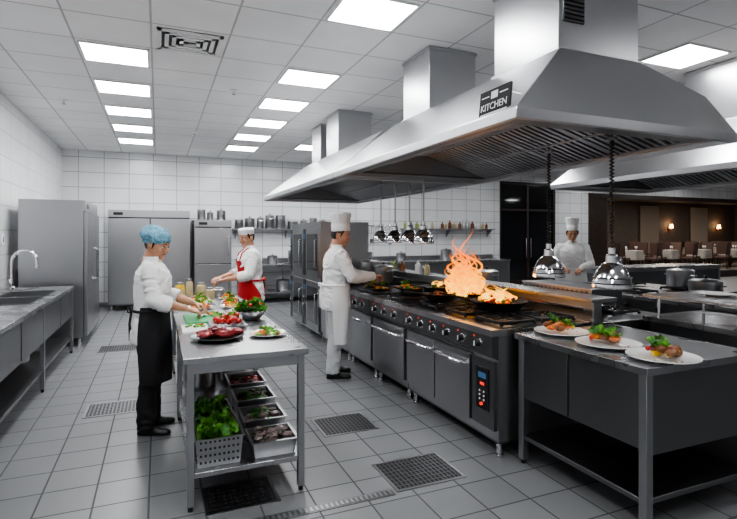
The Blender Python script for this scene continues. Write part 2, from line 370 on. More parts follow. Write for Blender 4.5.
def faucet(x,y):
    b=B(); b.cyl((x,y,.905),(x,y,.95),.032,CHR)
    pts=[(x,y,.93),(x,y,1.26)]+[(x+.13-.13*math.cos(a),y,1.26+.13*math.sin(a)) for a in [math.pi*k/10 for k in range(1,10)]]+[(x+.26,y,1.20)]
    b.tube(pts,.018,CHR,12); b.tube([(x,y,.99),(x,y-.07,1.01),(x,y-.1,1.05)],.01,CHR,8); b.cyl((x+.26,y,1.17),(x+.26,y,1.21),.022,CHR)
    b.done('kitchen_faucet',(x,y,.905))
faucet(-1.64,7.3); faucet(-1.7,4.3)
def pot(x,y,z,r,h,lid=True,m=ST,name='stock_pot'):
    b=B(); z+=.001; b.lathe([(r*.96,0),(r,.01),(r,h),(r+.006,h),(r+.006,h+.004),(r-.004,h+.004),(r-.006,.012)],(x,y,z),m)
    if lid: b.lathe([(r+.004,h+.003),(r*.8,h+.02),(r*.2,h+.03),(.001,h+.031)],(x,y,z),m); b.lathe([(.012,h+.03),(.01,h+.045),(.022,h+.055),(.001,h+.06)],(x,y,z),BLK,n=12)
    for s in (-1,1): b.tube([(x-.03,y+s*r,z+h*.75),(x-.03,y+s*(r+.035),z+h*.75),(x+.03,y+s*(r+.035),z+h*.75),(x+.03,y+s*r,z+h*.75)],.006,CHR,8)
    return b.done(name,(x,y,z),bevel=0)
for p in ((-1.45,5.2,.22,.15,.2),(-1.45,6.4,.22,.17,.22),(-1.4,7.0,.22,.14,.16),(-1.5,4.6,.22,.16,.12)): pot(*p)
def fridge(name,x0,x1,y0,y1,z1,face,nd,rows=1,m=ST):
    b=B(); b.box(x0,x1,y0,y1,.12,z1,m)
    for x in (x0+.06,x1-.06):
        for y in (y0+.06,y1-.06): b.cyl((x,y,0),(x,y,.13),.022,CHR,n=12)
    if face=='-y':
        L=(x1-x0)/nd; dz=(z1-.30)/rows
        b.box(x0,x1,y0-.02,y0,z1-.15,z1,m); b.box(x0+.1,x0+.28,y0-.024,y0-.018,z1-.11,z1-.05,BLK)
        b.box(x0+.01,x1-.01,y0-.006,y0,.13,z1-.15,BLK)
        for i in range(nd):
            for r in range(rows):
                a=x0+i*L+.012; c=a+L-.024; za=.14+r*dz; zb_=za+dz-.02
                b.box(a,c,y0-.05,y0-.007,za,zb_,m)
                hx=c-.06 if i%2==0 else a+.06; hm=(za+zb_)/2; hl=min(.22,dz*.3)
                b.tube([(hx,y0-.05,hm-hl),(hx,y0-.1,hm-hl+.02),(hx,y0-.1,hm+hl-.02),(hx,y0-.05,hm+hl)],.014,CHR,10)
    else:
        L=(y1-y0)/nd
        b.box(x1,x1+.02,y0,y1,z1-.15,z1,m); b.box(x1,x1+.006,y0+.01,y1-.01,.13,z1-.15,BLK)
        for i in range(nd):
            a=y0+i*L+.012; c=a+L-.024
            b.box(x1+.007,x1+.05,a,c,.14,z1-.165,m); hy=c-.06 if i%2==0 else a+.06
            b.tube([(x1+.05,hy,.9),(x1+.1,hy,.92),(x1+.1,hy,1.36),(x1+.05,hy,1.38)],.014,CHR,10)
        b.box(x1+.02,x1+.024,y0+.2,y0+.4,z1-.11,z1-.05,BLK)
    b.done(name,((x0+x1)/2,(y0+y1)/2,0),bevel=.006)
fridge('upright_refrigerator',-1.76,-.98,8.15,9.70,2.08,'+x',2)
fridge('upright_refrigerator',-.96,.65,11.7,12.45,2.12,'-y',2)
fridge('upright_freezer',.74,1.55,11.75,12.45,1.93,'-y',1,2)
def counter(name,x0,x1,y0,y1,z=.9,shelf=True,panel=None,back=None):
    b=B(); b.box(x0,x1,y0,y1,z-.04,z,STT); legs(b,x0+.02,x1-.02,y0+.02,y1-.02,z-.04)
    b.box(x0+.03,x1-.03,y0+.03,y1-.03,z-.1,z-.04,ST)
    if shelf: b.box(x0+.03,x1-.03,y0+.03,y1-.03,.22,.25,STT)
    if panel: b.box(x0+.04,x1-.04,y0+.04,y1-.04,.25,z-.1,STD if panel=='d' else ST)
    if back=='y': b.box(x0,x1,y1-.02,y1,z,z+.12,ST)
    if back=='x': b.box(x0,x0+.02,y0,y1,z,z+.12,ST)
    return b.done(name,((x0+x1)/2,(y0+y1)/2,0))
counter('steel_counter',-1.88,-1.1,9.85,11.55,back='x')
counter('steel_counter',1.75,3.9,11.6,12.45,back='y')
counter('steel_counter',4.4,9.3,11.6,12.45,panel='l',back='y')
counter('steel_counter',8.2,12.2,7.6,8.4,panel='d')
def wshelf(x0,x1,y,z):
    b=B(); b.box(x0,x1,y-.32,y,z-.03,z,ST)
    n=max(2,int((x1-x0)/1.0)+1)
    for i in range(n):
        x=x0+.08+i*(x1-x0-.16)/(n-1); b.add(g_loft([[V((x-.01,y,z-.03)),V((x-.01,y-.28,z-.03)),V((x-.01,y,z-.25))],[V((x+.01,y,z-.03)),V((x+.01,y-.28,z-.03)),V((x+.01,y,z-.25))]]),ST)
    b.done('wall_shelf',((x0+x1)/2,y,z),bevel=.002)
wshelf(1.65,4.3,12.5,1.75); wshelf(6.2,9.2,12.5,1.78)
for p in ((.92,12.1,1.93,.09,.24,False),(1.12,12.15,1.93,.07,.17),(1.36,12.1,1.93,.10,.22)): pot(*p)
x=1.7
while x<4.2:
    r=R(.08,.14); 
    if x+2*r>4.28: break
    pot(x+r,12.32,1.75,min(r,.13),R(.18,.34),random.random()<.5); x+=2*r+R(.04,.08)
b=B(); x=6.3
while x<9.1:
    h=R(.14,.28); r=R(.035,.06); b.lathe([(r*.9,0),(r,.01),(r,h*.65),(r*.4,h*.8),(r*.35,h),(.001,h)],(x,12.35,1.781),random.choice([GLS,ST,WPL,BRN,GLJ]),n=14); x+=R(.12,.2)
b.done('storage_bottles',(7.7,12.35,1.781),bevel=0)
for p in ((2.1,12,.9,.15,.26),(2.55,12.05,.9,.12,.18),(3.1,12,.9,.17,.3),(3.55,12,.9,.11,.2),(2.2,12,.25,.17,.22),(2.8,12,.25,.16,.25),(3.4,12,.25,.17,.2),(5,12,.9,.15,.25),(6,12,.9,.13,.2),(7.4,12,.9,.16,.28),(-1.5,10.4,.9,.15,.25),(-1.5,10.9,.9,.14,.2)): pot(*p)
b=B(); b.cyl((4.6,12.44,1.85),(6.0,12.44,1.85),.012,CHR,n=10)
for x in (4.65,5.95): b.cyl((x,12.44,1.85),(x,12.5,1.85),.01,CHR,n=8)
for i in range(9):
    x=4.75+i*.14; L=R(.28,.4); b.tube([(x,12.43,1.86),(x,12.42,1.84),(x,12.42,1.84-L)],.008,CHR,8)
    if i%2: b.ell((x,12.42,1.84-L-.03),(.05,.025,.05),CHR,12,8)
    else: b.box(x-.04,x+.04,12.416,12.424,1.84-L-.1,1.84-L,CHR)
b.done('utensil_rail',(5.3,12.44,1.85),bevel=0)
b=B(); b.box(XL,XL+.02,7.9,8.0,1.45,1.6,WPL); b.box(XL+.02,XL+.025,7.93,7.97,1.49,1.56,STD); b.done('wall_switch',(XL,7.95,1.5))
# ------------------------------------------------------------ cooking line
def burner(b,x,y,z=.925,r=.15):
    b.lathe([(.055,0),(.055,.012),(.03,.02),(.001,.021)],(x,y,z-.005),IRON,n=18)
    b.lathe([(.11,-.004),(.11,.002),(.001,.002)],(x,y,z-.002),BLK,n=20)
    s=r
    for a in (-1,1):
        b.box(x-s,x+s,y+a*s-.008,y+a*s+.008,z+.01,z+.03,IRON); b.box(x+a*s-.008,x+a*s+.008,y-s,y+s,z+.01,z+.03,IRON)
        for c in (-1,1): b.box(x+a*s-.01,x+a*s+.01,y+c*s-.01,y+c*s+.01,z-.005,z+.012,IRON)
    for k in range(8):
        q=k*math.pi/4; e=s if k%2==0 else s*1.2
        b.tube([(x+math.cos(q)*.04,y+math.sin(q)*.04,z+.024),(x+math.cos(q)*e,y+math.sin(q)*e,z+.024)],.0065,IRON,6)
def crange(y0,y1,doors,nk,panel=False,burn=True,griddle=False):
    b=B(); xf0,xb0=2.19,3.05
    b.box(xf0,xb0,y0,y1,.13,.87,ST)
    b.box(2.13,xb0,y0,y1,.87,.915,STT)
    b.box(2.20,xb0-.02,y0+.03,y1-.03,.915,.917,BLK)
    b.add(g_loft([[V((2.13,y,.87)),V((2.135,y,.735)),V((2.19,y,.70)),V((2.19,y,.87))] for y in (y0+.002,y1-.002)]),STD)
    for i in range(nk):
        y=y0+(y1-y0)*(i+.7)/(nk+.4)
        b.cyl((2.135,y,.80),(2.122,y,.80),.034,CHR,n=20); b.cyl((2.125,y,.80),(2.09,y,.80),.025,BLK,r1=.022,n=18); b.box(2.083,2.092,y-.004,y+.004,.785,.82,WPL)
        b.cyl((2.132,y+.06,.845),(2.126,y+.06,.845),.006,REDE,n=10)
    yd=y0+(.30 if panel else .02)
    n=doors; L=(y1-.02-yd)/max(1,n)
    for i in range(n):
        a=yd+i*L+.008; c=yd+(i+1)*L-.008
        b.box(2.185,2.192,a-.006,c+.006,.19,.695,BLK)
        b.box(2.155,2.185,a,c,.20,.685,ST)
        b.tube([(2.155,a+.06,.60),(2.115,a+.065,.61),(2.105,a+.1,.612),(2.10,(a+c)/2,.615),(2.105,c-.1,.612),(2.115,c-.065,.61),(2.155,c-.06,.60)],.014,CHR,10)
    if panel:
        b.box(2.165,2.19,y0+.02,yd-.01,.20,.685,STD); b.box(2.158,2.166,y0+.075,yd-.075,.32,.62,BLKG)
        b.box(2.155,2.159,y0+.105,yd-.105,.545,.585,BLUE); b.box(2.155,2.159,y0+.125,yd-.125,.495,.515,REDE)
        for r_ in range(3):
            for c_ in range(2): b.cyl((2.159,y0+.13+c_*.05,.45-r_*.03),(2.154,y0+.13+c_*.05,.45-r_*.03),.008,WPL,n=10)
        b.cyl((2.16,y0+.155,.36),(2.145,y0+.155,.36),.012,REDE,n=14)
    b.box(2.2,xb0,y0+.01,y1-.01,.11,.13,STD)
    for x in (2.24,xb0-.06):
        for y in (y0+.06,y1-.06): b.cyl((x,y,.02),(x,y,.12),.022,CHR,n=14); b.cyl((x,y,0),(x,y,.02),.03,CHR,n=14)
    if burn:
        m=int((y1-y0)/.40)
        for i in range(m):
            y=y0+(i+.5)*(y1-y0)/m
            for x in (2.42,2.80): burner(b,x,y)
    if griddle: b.box(2.22,2.98,y0+.04,y1-.04,.915,.935,IRON)
    b.done('cooking_range',(2.6,(y0+y1)/2,0))
crange(2.86,4.22,2,6,True); crange(4.23,5.02,1,3); crange(5.03,5.85,1,3,griddle=True,burn=False); crange(5.86,6.9,2,4)
b=B(); b.box(3.07,3.16,2.86,6.9,0,1.06,ST); b.box(3.03,3.30,2.84,6.92,1.06,1.09,STT)
b.cyl((3.03,2.9,1.0),(3.03,6.85,1.0),.014,CHR,n=10)
for y in (3.0,4.2,5.4,6.7): b.cyl((3.03,y,1.0),(3.07,y,1.0),.01,CHR,n=8)
b.done('range_back_ledge',(3.11,4.9,0))
b=B(); b.box(3.17,4.0,2.86,6.9,.86,.90,STT); b.box(3.2,3.95,2.9,6.86,.12,.86,ST)
for k in range(6):
    burner(b,3.65,3.2+k*.6,z=.91)
    b.box(3.95,3.97,2.95+k*.64,3.53+k*.64,.2,.7,ST)
for x in (3.3,3.85):
    for y in (3,6.7): b.cyl((x,y,0),(x,y,.12),.025,CHR)
b.done('rear_cooking_range',(3.6,4.9,0))
b=B()
for (y,r,h,m) in ((4.9,.03,.12,YEL),(5.6,.035,.14,GLS),(5.72,.03,.1,ST),(5.85,.035,.15,WPL),(6.3,.04,.12,BRN),(6.45,.04,.15,ST),(6.6,.035,.13,GLJ)):
    b.lathe([(r*.95,0),(r,.01),(r,h*.7),(r*.35,h*.85),(r*.25,h),(.001,h)],(3.17,y,1.091),m,n=14)
b.done('condiment_bottles',(3.17,5,1.091),bevel=0)
def combi(y0,y1,x0=2.16,x1=2.95,z1=1.78):
    b=B(); b.box(x0+.03,x1,y0,y1,.12,z1,ST)
    for x in (x0+.1,x1-.08):
        for y in (y0+.07,y1-.07): b.cyl((x,y,0),(x,y,.12),.025,CHR,n=12)
    for za,zb_ in ((.16,.88),(.95,1.68)):
        b.box(x0,x0+.03,y0+.02,y1-.16,za,zb_,ST); b.box(x0-.006,x0+.002,y0+.09,y1-.22,za+.1,zb_-.08,BLKG)
        b.box(x0,x0+.03,y1-.15,y1-.01,za,zb_,BLK); b.box(x0-.004,x0+.001,y1-.13,y1-.03,zb_-.16,zb_-.08,BLUE)
        b.cyl((x0,y1-.08,zb_-.28),(x0-.03,y1-.08,zb_-.28),.022,CHR,n=14); b.cyl((x0,y1-.08,zb_-.4),(x0-.03,y1-.08,zb_-.4),.022,CHR,n=14)
        b.tube([(x0,y0+.05,za+.15),(x0-.05,y0+.05,za+.17),(x0-.05,y0+.05,zb_-.17),(x0,y0+.05,zb_-.15)],.012,CHR,8)
    b.done('combi_oven',((x0+x1)/2,(y0+y1)/2,0))
combi(7.0,7.85); combi(7.87,8.7)
b=B(); x0,x1,y0,y1=4.9,6.4,2.2,5.5
b.box(x0,x1,y0,y1,.86,.90,STT); b.box(x0+.05,x1-.05,y0+.05,y1-.05,.12,.86,ST); b.box(x0+.02,x0+.05,y0,y1,.72,.86,STD)
for k in range(8): b.cyl((x0+.02,2.5+k*.4,.79),(x0-.02,2.5+k*.4,.79),.022,BLK,n=12)
for k in range(4):
    for x in (5.2,5.95): burner(b,x,2.7+k*.75,z=.91)
    b.box(x0+.03,x0+.05,2.3+k*.8,3.06+k*.8,.18,.7,ST); b.tube([(x0+.03,2.4+k*.8,.62),(x0-.01,2.42+k*.8,.63),(x0-.01,2.94+k*.8,.63),(x0+.03,2.96+k*.8,.62)],.01,CHR,8)
for x in (5,6.3):
    for y in (2.3,5.4): b.cyl((x,y,0),(x,y,.12),.03,CHR)
b.done('island_cooking_range',(5.6,3.9,0))
b=B(); x0,x1,y0,y1=3.55,4.25,1.6,2.82
b.box(x0,x1,y0,y1,.90,.94,STT); b.box(x0+.04,x1-.04,y0+.04,y1-.04,.12,.90,STD)
for x in (x0+.08,x1-.08):
    for y in (y0+.08,y1-.08): b.cyl((x,y,0),(x,y,.12),.025,CHR); b.cyl((x,y,.94),(x,y,1.09),.012,CHR,n=10)
b.box(x0,x1,y0,y1,1.09,1.11,STT)
b.done('pass_station',(3.9,2.3,0))
b=B(); b.box(3.31,3.66,3.1,3.95,1.0,1.12,STD); 
for i in range(15):
    b.box(3.305,3.31,3.14+i*.053,3.165+i*.053,1.02,1.105,BLK)
b.box(3.305,3.67,3.09,3.96,1.12,1.13,ST)
for y in (3.15,3.9):
    for x in (3.34,3.63): b.cyl((x,y,.901),(x,y,1.0),.012,CHR,n=8)
b.done('warming_box',(3.5,3.5,1.0))
def wok(x,y,z,r,food,ang,name='frying_pan'):
    b=B(); b.lathe([(r*.55,0),(r*.8,.02),(r,.075),(r+.006,.078),(r-.006,.072),(r*.76,.026),(r*.5,.008),(.001,.008)],(x,y,z),IRON,n=32)
    d=V((math.cos(ang),math.sin(ang),0)); p=V((x,y,z+.07))
    b.tube([p+d*(r-.01),p+d*(r+.06)+V((0,0,.02)),p+d*(r+.26)+V((0,0,.05))],[.013,.011,.014],IRON,10,rnd=True,flat=.7)
    for i in range(34):
        a=R(0,6.28); q=R(0,r*.7); b.add(g_lump((x+math.cos(a)*q,y+math.sin(a)*q,z+R(.035,.085)),(R(.02,.035),R(.015,.03),R(.012,.022)),nu=8,nv=6),random.choice(food))
    b.done(name,(x,y,z),bevel=0)
wok(2.78,4.62,.957,.21,[BRN,MUSH,GRD],math.radians(200)); wok(2.62,3.42,.957,.23,[ORG,GRN,BRN,RED,YEL],math.radians(140)); wok(2.42,4.03,.957,.15,[BRN,ORG],math.radians(190)); wok(2.80,3.9,.957,.16,[BRN,ORG],math.radians(60)); wok(2.42,4.6,.957,.13,[GRD,ORG],math.radians(170))
pot(2.8,6.12,.957,.13,.2); pot(2.42,6.5,.957,.12,.16); pot(2.8,6.6,.957,.15,.24)
def flame_mat():
    m=bpy.data.materials.new('fire'); m.use_nodes=True; nt=m.node_tree; nt.nodes.clear()
    o=nt.nodes.new('ShaderNodeOutputMaterial'); e=nt.nodes.new('ShaderNodeEmission'); t=nt.nodes.new('ShaderNodeBsdfTransparent'); mx=nt.nodes.new('ShaderNodeMixShader')
    g=nt.nodes.new('ShaderNodeTexCoord'); s=nt.nodes.new('ShaderNodeSeparateXYZ'); nt.links.new(g.outputs['Object'],s.inputs[0])
    mr=nt.nodes.new('ShaderNodeMapRange'); mr.inputs[1].default_value=0; mr.inputs[2].default_value=.75; nt.links.new(s.outputs['Z'],mr.inputs[0])
    n=nt.nodes.new('ShaderNodeTexNoise'); n.inputs['Scale'].default_value=16; nt.links.new(g.outputs['Object'],n.inputs['Vector'])
    ad=nt.nodes.new('ShaderNodeMath'); ad.operation='MULTIPLY_ADD'; ad.inputs[1].default_value=.9; nt.links.new(n.outputs['Fac'],ad.inputs[0]); nt.links.new(mr.outputs[0],ad.inputs[2])
    r=nt.nodes.new('ShaderNodeValToRGB'); E=r.color_ramp.elements; E[0].position=.34; E[0].color=(1,.62,.10,1); E[1].position=1; E[1].color=(.8,.14,.004,1)
    k=E.new(.6); k.color=(1,.34,.012,1)
    nt.links.new(ad.outputs[0],r.inputs[0]); nt.links.new(r.outputs[0],e.inputs[0]); e.inputs[1].default_value=3.0
    lw=nt.nodes.new('ShaderNodeLayerWeight'); lw.inputs[0].default_value=.4
    rr=nt.nodes.new('ShaderNodeMapRange'); rr.inputs[1].default_value=.1; rr.inputs[2].default_value=.85; rr.inputs[3].default_value=.25; rr.inputs[4].default_value=1
    nt.links.new(lw.outputs['Facing'],rr.inputs[0]); nt.links.new(rr.outputs[0],mx.inputs[0]); nt.links.new(e.outputs[0],mx.inputs[1]); nt.links.new(t.outputs[0],mx.inputs[2]); nt.links.new(mx.outputs[0],o.inputs[0])
    return m
FIRE=flame_mat()
def fire(x,y,z,w,h,n,rs=1,name='cooking_flames'):
    b=B()
    for i in range(n):
        a=R(0,6.28); q=w*math.sqrt(R(0,1)); hx=h*R(.35,1)*(1-.5*q/w); r0=R(.014,.034)*rs
        bx,by=x+math.cos(a)*q,y+math.sin(a)*q; ph=R(0,6.28); zs=z+R(0,.30)*hx; pts=[];rad=[]
        for k in range(13):
            t=k/12; s=(.015+.08*t)*min(1,h/.3)
            pts.append((bx+s*math.sin(ph+t*7)-(bx-x)*.5*t,by+s*math.cos(ph*1.3+t*6)-(by-y)*.5*t,zs+hx*t)); rad.append(max(.0012,r0*math.sin(math.pi*min(1,(t*.8+.2)))**.8*(1-t*.5)*(1+.25*math.sin(ph+t*11))))
        b.tube(pts,rad,FIRE,8,flat=.5)
    b.done(name,(x,y,z),bevel=0,sharp=180)
fire(2.66,3.99,1.0,.16,.58,66); fire(2.60,3.44,1.03,.17,.17,26,.5); fire(2.78,4.62,1.03,.1,.10,8,.5)
for (x,y,e) in ((2.66,3.98,14),(2.6,3.42,4)):
    l=bpy.data.lights.new('fire_glow','POINT'); l.energy=e; l.color=(1,.50,.15); l.shadow_soft_size=.12
    o=bpy.data.objects.new('fire_glow',l); o.location=(x,y,1.2); bpy.context.collection.objects.link(o)
def heatlamp(x,y,zb_,s=1,ztop=2.235,coil=True):
    b=B()
    b.lathe([(.11*s,0),(.112*s,.01),(.108*s,.03),(.10*s,.06*s),(.085*s,.10*s),(.06*s,.135*s),(.035*s,.15*s),(.032*s,.19*s),(.02*s,.20*s),(.02*s,.235*s),(.001,.237*s)],(x,y,zb_),CHR,n=30,cap=False)
    b.lathe([(.106*s,.003),(.095*s,.05*s),(.07*s,.09*s),(.001,.11*s)],(x,y,zb_),STD,n=30,cap=False)
    for k in (.03,.062): b.tube([(x+math.cos(q)*(.112-.2*(k-.03))*s,y+math.sin(q)*(.112-.2*(k-.03))*s,zb_+k*s) for q in [2*math.pi*j/24 for j in range(24)]],.0035,BLK,6,loop=True)
    b.ell((x,y,zb_+.045*s),(.035*s,.035*s,.04*s),GLS,12,8)
    z0=zb_+.235*s; n=int((ztop-z0)/.024); pts=[]
    if coil:
        for i in range(n*8): 
            q=i*math.pi/4; pts.append((x+math.cos(q)*.013,y+math.sin(q)*.013,z0+(ztop-z0)*i/(n*8)))
        b.tube(pts,.0045,BLK,5)
    b.cyl((x,y,z0),(x,y,ztop+.03),.004 if coil else .011,BLK if coil else ST,n=8)
    b.cyl((x,y,ztop-.02),(x,y,ztop),.035,ST)
    b.done('heat_lamp',(x,y,zb_),bevel=0)
heatlamp(2.82,2.47,1.22,1.15); heatlamp(2.82,3.06,1.25,1.1)
for y in (5.1,5.45,5.85,6.3): heatlamp(2.84,y,1.48,1.1,2.3,False)
# ------------------------------------------------------------ food on the prep table
Z=.881
def disc(x,y,z,r,m=WHT,name='dinner_plate',fn=None):
    b=B()
    b.add(g_lathe([(r*.55,0),(r*.6,.003),(r*.72,.008),(r,.018),(r,.022),(r*.72,.013),(r*.6,.009),(.001,.008)],(x,y,z),n=36),m)
    if fn: fn(b)
    b.done(name,(x,y,z),bevel=0)
def meatf(x,y):
    def f(b):
        for i in range(34): 
            a=R(0,6.28);q=R(0,.135); b.add(g_lump((x+math.cos(a)*q,y+math.sin(a)*q,Z+.03+R(0,.045)*(1-q/.15)),(R(.03,.05),R(.025,.04),R(.015,.025)),.35),MEAT)
    return f
disc(.37,3.50,Z,.175,STD,'meat_platter',meatf(.37,3.50))
def mixf(x,y,z,r,mats,n,h=.02,g=4):
    def f(b):
        for i in range(n):
            a=R(0,6.28);q=r*math.sqrt(R(0,1)); b.add(g_lump((x+math.cos(a)*q,y+math.sin(a)*q,z+.012+R(.3,1)*h*(1.2-q/r)),(R(.012,.026),R(.01,.02),R(.008,.015)),.3,nu=9,nv=6),random.choice(mats))
        for i in range(g):
            a=R(0,6.28);q=r*.7*R(0,1); b.add(g_leaf((x+math.cos(a)*q,y+math.sin(a)*q,z+h*1.3),R(.02,.035)),GRN)
    return f
disc(.70,3.46,Z,.125,WHT,'dinner_plate',mixf(.70,3.46,Z,.08,[YEL,ORG,GRN,BRN],22,.03))
b=B(); b.add(g_pan(.37,.60,3.78,4.06,Z,Z+.03),ST)
for i in range(26): b.add(g_ell((R(.40,.57),R(3.81,4.03),Z+.035+R(0,.04)),(.024,.024,.021),12,8),RED)
for i in range(8): b.add(g_leaf((R(.40,.57),R(3.81,4.03),Z+.07),.035),GRN)
b.done('tomato_tray',(.48,3.93,Z),bevel=0)
b=B(); b.lathe([(.06,0),(.1,.03),(.125,.07),(.13,.072),(.12,.066),(.09,.03),(.05,.012),(.001,.012)],(.71,4.2,Z),ST,n=28)
for i in range(50): a=R(0,6.28);q=R(0,.12); b.add(g_leaf((.71+math.cos(a)*q,4.2+math.sin(a)*q,Z+.07+R(0,.06)),R(.03,.05)),random.choice([GRN,GRD,GRD]))
for i in range(6): b.add(g_ell((.71+R(-.09,.09),4.2+R(-.09,.09),Z+.125),(.018,)*3,10,7),RED)
b.done('salad_bowl',(.71,4.2,Z),bevel=0)
def board(x0,x1,y0,y1,m,fn=None):
    b=B(); b.box(x0,x1,y0,y1,Z,Z+.015,m)
    if fn: fn(b)
    b.done('chopping_board',((x0+x1)/2,(y0+y1)/2,Z))
def chop(x,y,mats,n,s=.08):
    def f(b):
        for i in range(n): b.add(g_lump((x+R(-s,s),y+R(-s,s),Z+.024+R(0,.01)),(R(.01,.022),R(.008,.018),R(.006,.012)),.2,nu=8,nv=5),random.choice(mats))
    return f
board(.16,.34,3.74,4.04,BRD,chop(.25,3.9,[RED,GRN],10,.06)); board(.20,.52,4.12,4.58,BRDG,chop(.41,4.44,[GRN,WPL,ORG],34,.08))
for (x,y,r,ms) in ((.69,4.62,.11,[RED,GRN]),(.66,4.95,.12,[ORG,YEL]),(.36,4.98,.13,[ORG,SALM]),(.42,5.32,.12,[YEL,GRN,WPL]),(.70,5.3,.11,[ORG,RED]),(.40,5.62,.11,[SALM,ORG]),(.70,5.6,.1,[GRN,ORG])):
    disc(x,y,Z,r,WHT,'serving_dish',mixf(x,y,Z,r*.7,ms,28,.05,4))
for (x,y,r,h,m) in ((.20,5.5,.045,.14,GLJ),(.22,5.85,.05,.18,YEL),(.53,5.78,.05,.12,GLS),(.64,5.95,.07,.1,ST),(.45,5.98,.05,.16,GLS),(.33,6.03,.04,.2,GLS)):
    b=B(); b.lathe([(r*.9,0),(r,.01),(r,h*.75),(r*.7,h*.88),(r*.7,h*.9)],(x,y,Z),m,n=18); b.lathe([(r*.74,h*.88),(r*.74,h),(.001,h)],(x,y,Z),ST,n=18); b.done('storage_jar',(x,y,Z),bevel=0)
ZS=.216
def gn(x0,x1,y0,y1,h,mats,kind,name='gastronorm_pan',z=ZS,holes=False):
    b=B(); b.add(g_pan(x0,x1,y0,y1,z,z+h),ST)
    if holes:
        for i in range(9):
            for j in range(4):
                X=x0+.03+i*(x1-x0-.06)/8; zz=z+.03+j*(h-.05)/3
                b.box(X-.006,X+.006,y0-.002+.008*(1-j/3),y0+.012,zz-.006,zz+.006,BLK)
        for i in range(12):
            for j in range(4):
                Y=y0+.03+i*(y1-y0-.06)/11; zz=z+.03+j*(h-.05)/3; b.box(x0-.002+.008*(1-j/3),x0+.012,Y-.006,Y+.006,zz-.006,zz+.006,BLK)
    n=int((x1-x0)*(y1-y0)*(420 if kind=='leaf' else 340))
    b.box(x0+.02,x1-.02,y0+.02,y1-.02,z+h*.3,z+h*.55,mats[0])
    for i in range(n):
        p=(R(x0+.04,x1-.04),R(y0+.04,y1-.04),z+h*(.75 if kind!='leaf' else .9)+R(0,.04))
        if kind=='leaf': b.add(g_leaf(p,R(.035,.055)),random.choice(mats))
        else: b.add(g_lump(p,(R(.02,.045),R(.02,.035),R(.012,.02)),.3,nu=9,nv=6),random.choice(mats))
    b.done(name,((x0+x1)/2,(y0+y1)/2,z),bevel=0)
gn(.20,.47,3.05,3.42,.17,[GRN,GRN,GRD],'leaf','perforated_basket',holes=True)
gn(.53,.80,3.05,3.30,.10,[MUSH,FISH],'l'); gn(.53,.80,3.36,3.64,.13,[FISH,MUSH,GRD],'l'); gn(.53,.80,3.70,4.0,.16,[MUSH,GRD],'l'); gn(.2,.47,3.5,3.85,.14,[GRD,GRN],'leaf'); gn(.53,.8,4.06,4.4,.18,[MEAT,MUSH],'l')
for p in ((.35,4.8,ZS,.14,.22),(.66,4.9,ZS,.12,.18),(.35,5.3,ZS,.15,.25),(.66,5.4,ZS,.13,.2),(.4,5.8,ZS,.14,.2)): pot(*p)
ZP=.896
def plated(x,y,r,k):
    z=ZP
    def f(b):
        for i in range(9):
            a=R(0,6.28);q=R(.02,.09); b.add(g_lump((x+math.cos(a)*q,y+math.sin(a)*q,z+.035+R(0,.03)),(R(.03,.045),R(.022,.03),R(.016,.024)),.25),[SALM,SALM,BRN,ORG][i%4] if k!=2 else [BRN,YEL,MEAT,BRN][i%4])
        for i in range(9):
            a=R(0,6.28);q=R(0,.1); b.add(g_ell((x+math.cos(a)*q,y+math.sin(a)*q,z+.035+R(0,.03)),(.014,.014,.013),10,7),RED if i%2 else YEL)
        for i in range(12):
            a=R(0,6.28);q=R(0,.1); b.add(g_leaf((x+math.cos(a)*q,y+math.sin(a)*q,z+.05+R(0,.05)),R(.02,.036)),random.choice([GRN,GRD]))
        for i in range(8): a=R(0,6.28); b.add(g_ell((x+math.cos(a)*r*.62,y+math.sin(a)*r*.62,z+.012),(.006,.006,.002),8,5),BRN)
    disc(x,y,z,r,WHT,'dinner_plate',f)
plated(2.57,2.67,.18,0); plated(2.56,2.27,.19,1); plated(2.55,1.90,.185,2)
for (x,y) in ((2.42,5.32),(2.72,5.3),(2.45,5.65)): 
    disc(x,y,.937,.12,IRON,'sizzling_dish',mixf(x,y,.937,.09,[ORG,GRN,YEL,BRN],26,.06,5))
for (x,y,r) in ((3.8,2.0,.12),(3.95,2.5,.12)): disc(x,y,1.111,r,WHT,'dinner_plate')
for (x,y,z,r,h) in ((5.2,3.4,.942,.15,.16),(5.95,4.2,.942,.15,.2),(9.2,8.0,.9,.16,.2),(3.65,5.0,.942,.14,.2),(3.65,5.6,.942,.15,.16)): pot(x,y,z,r,h)
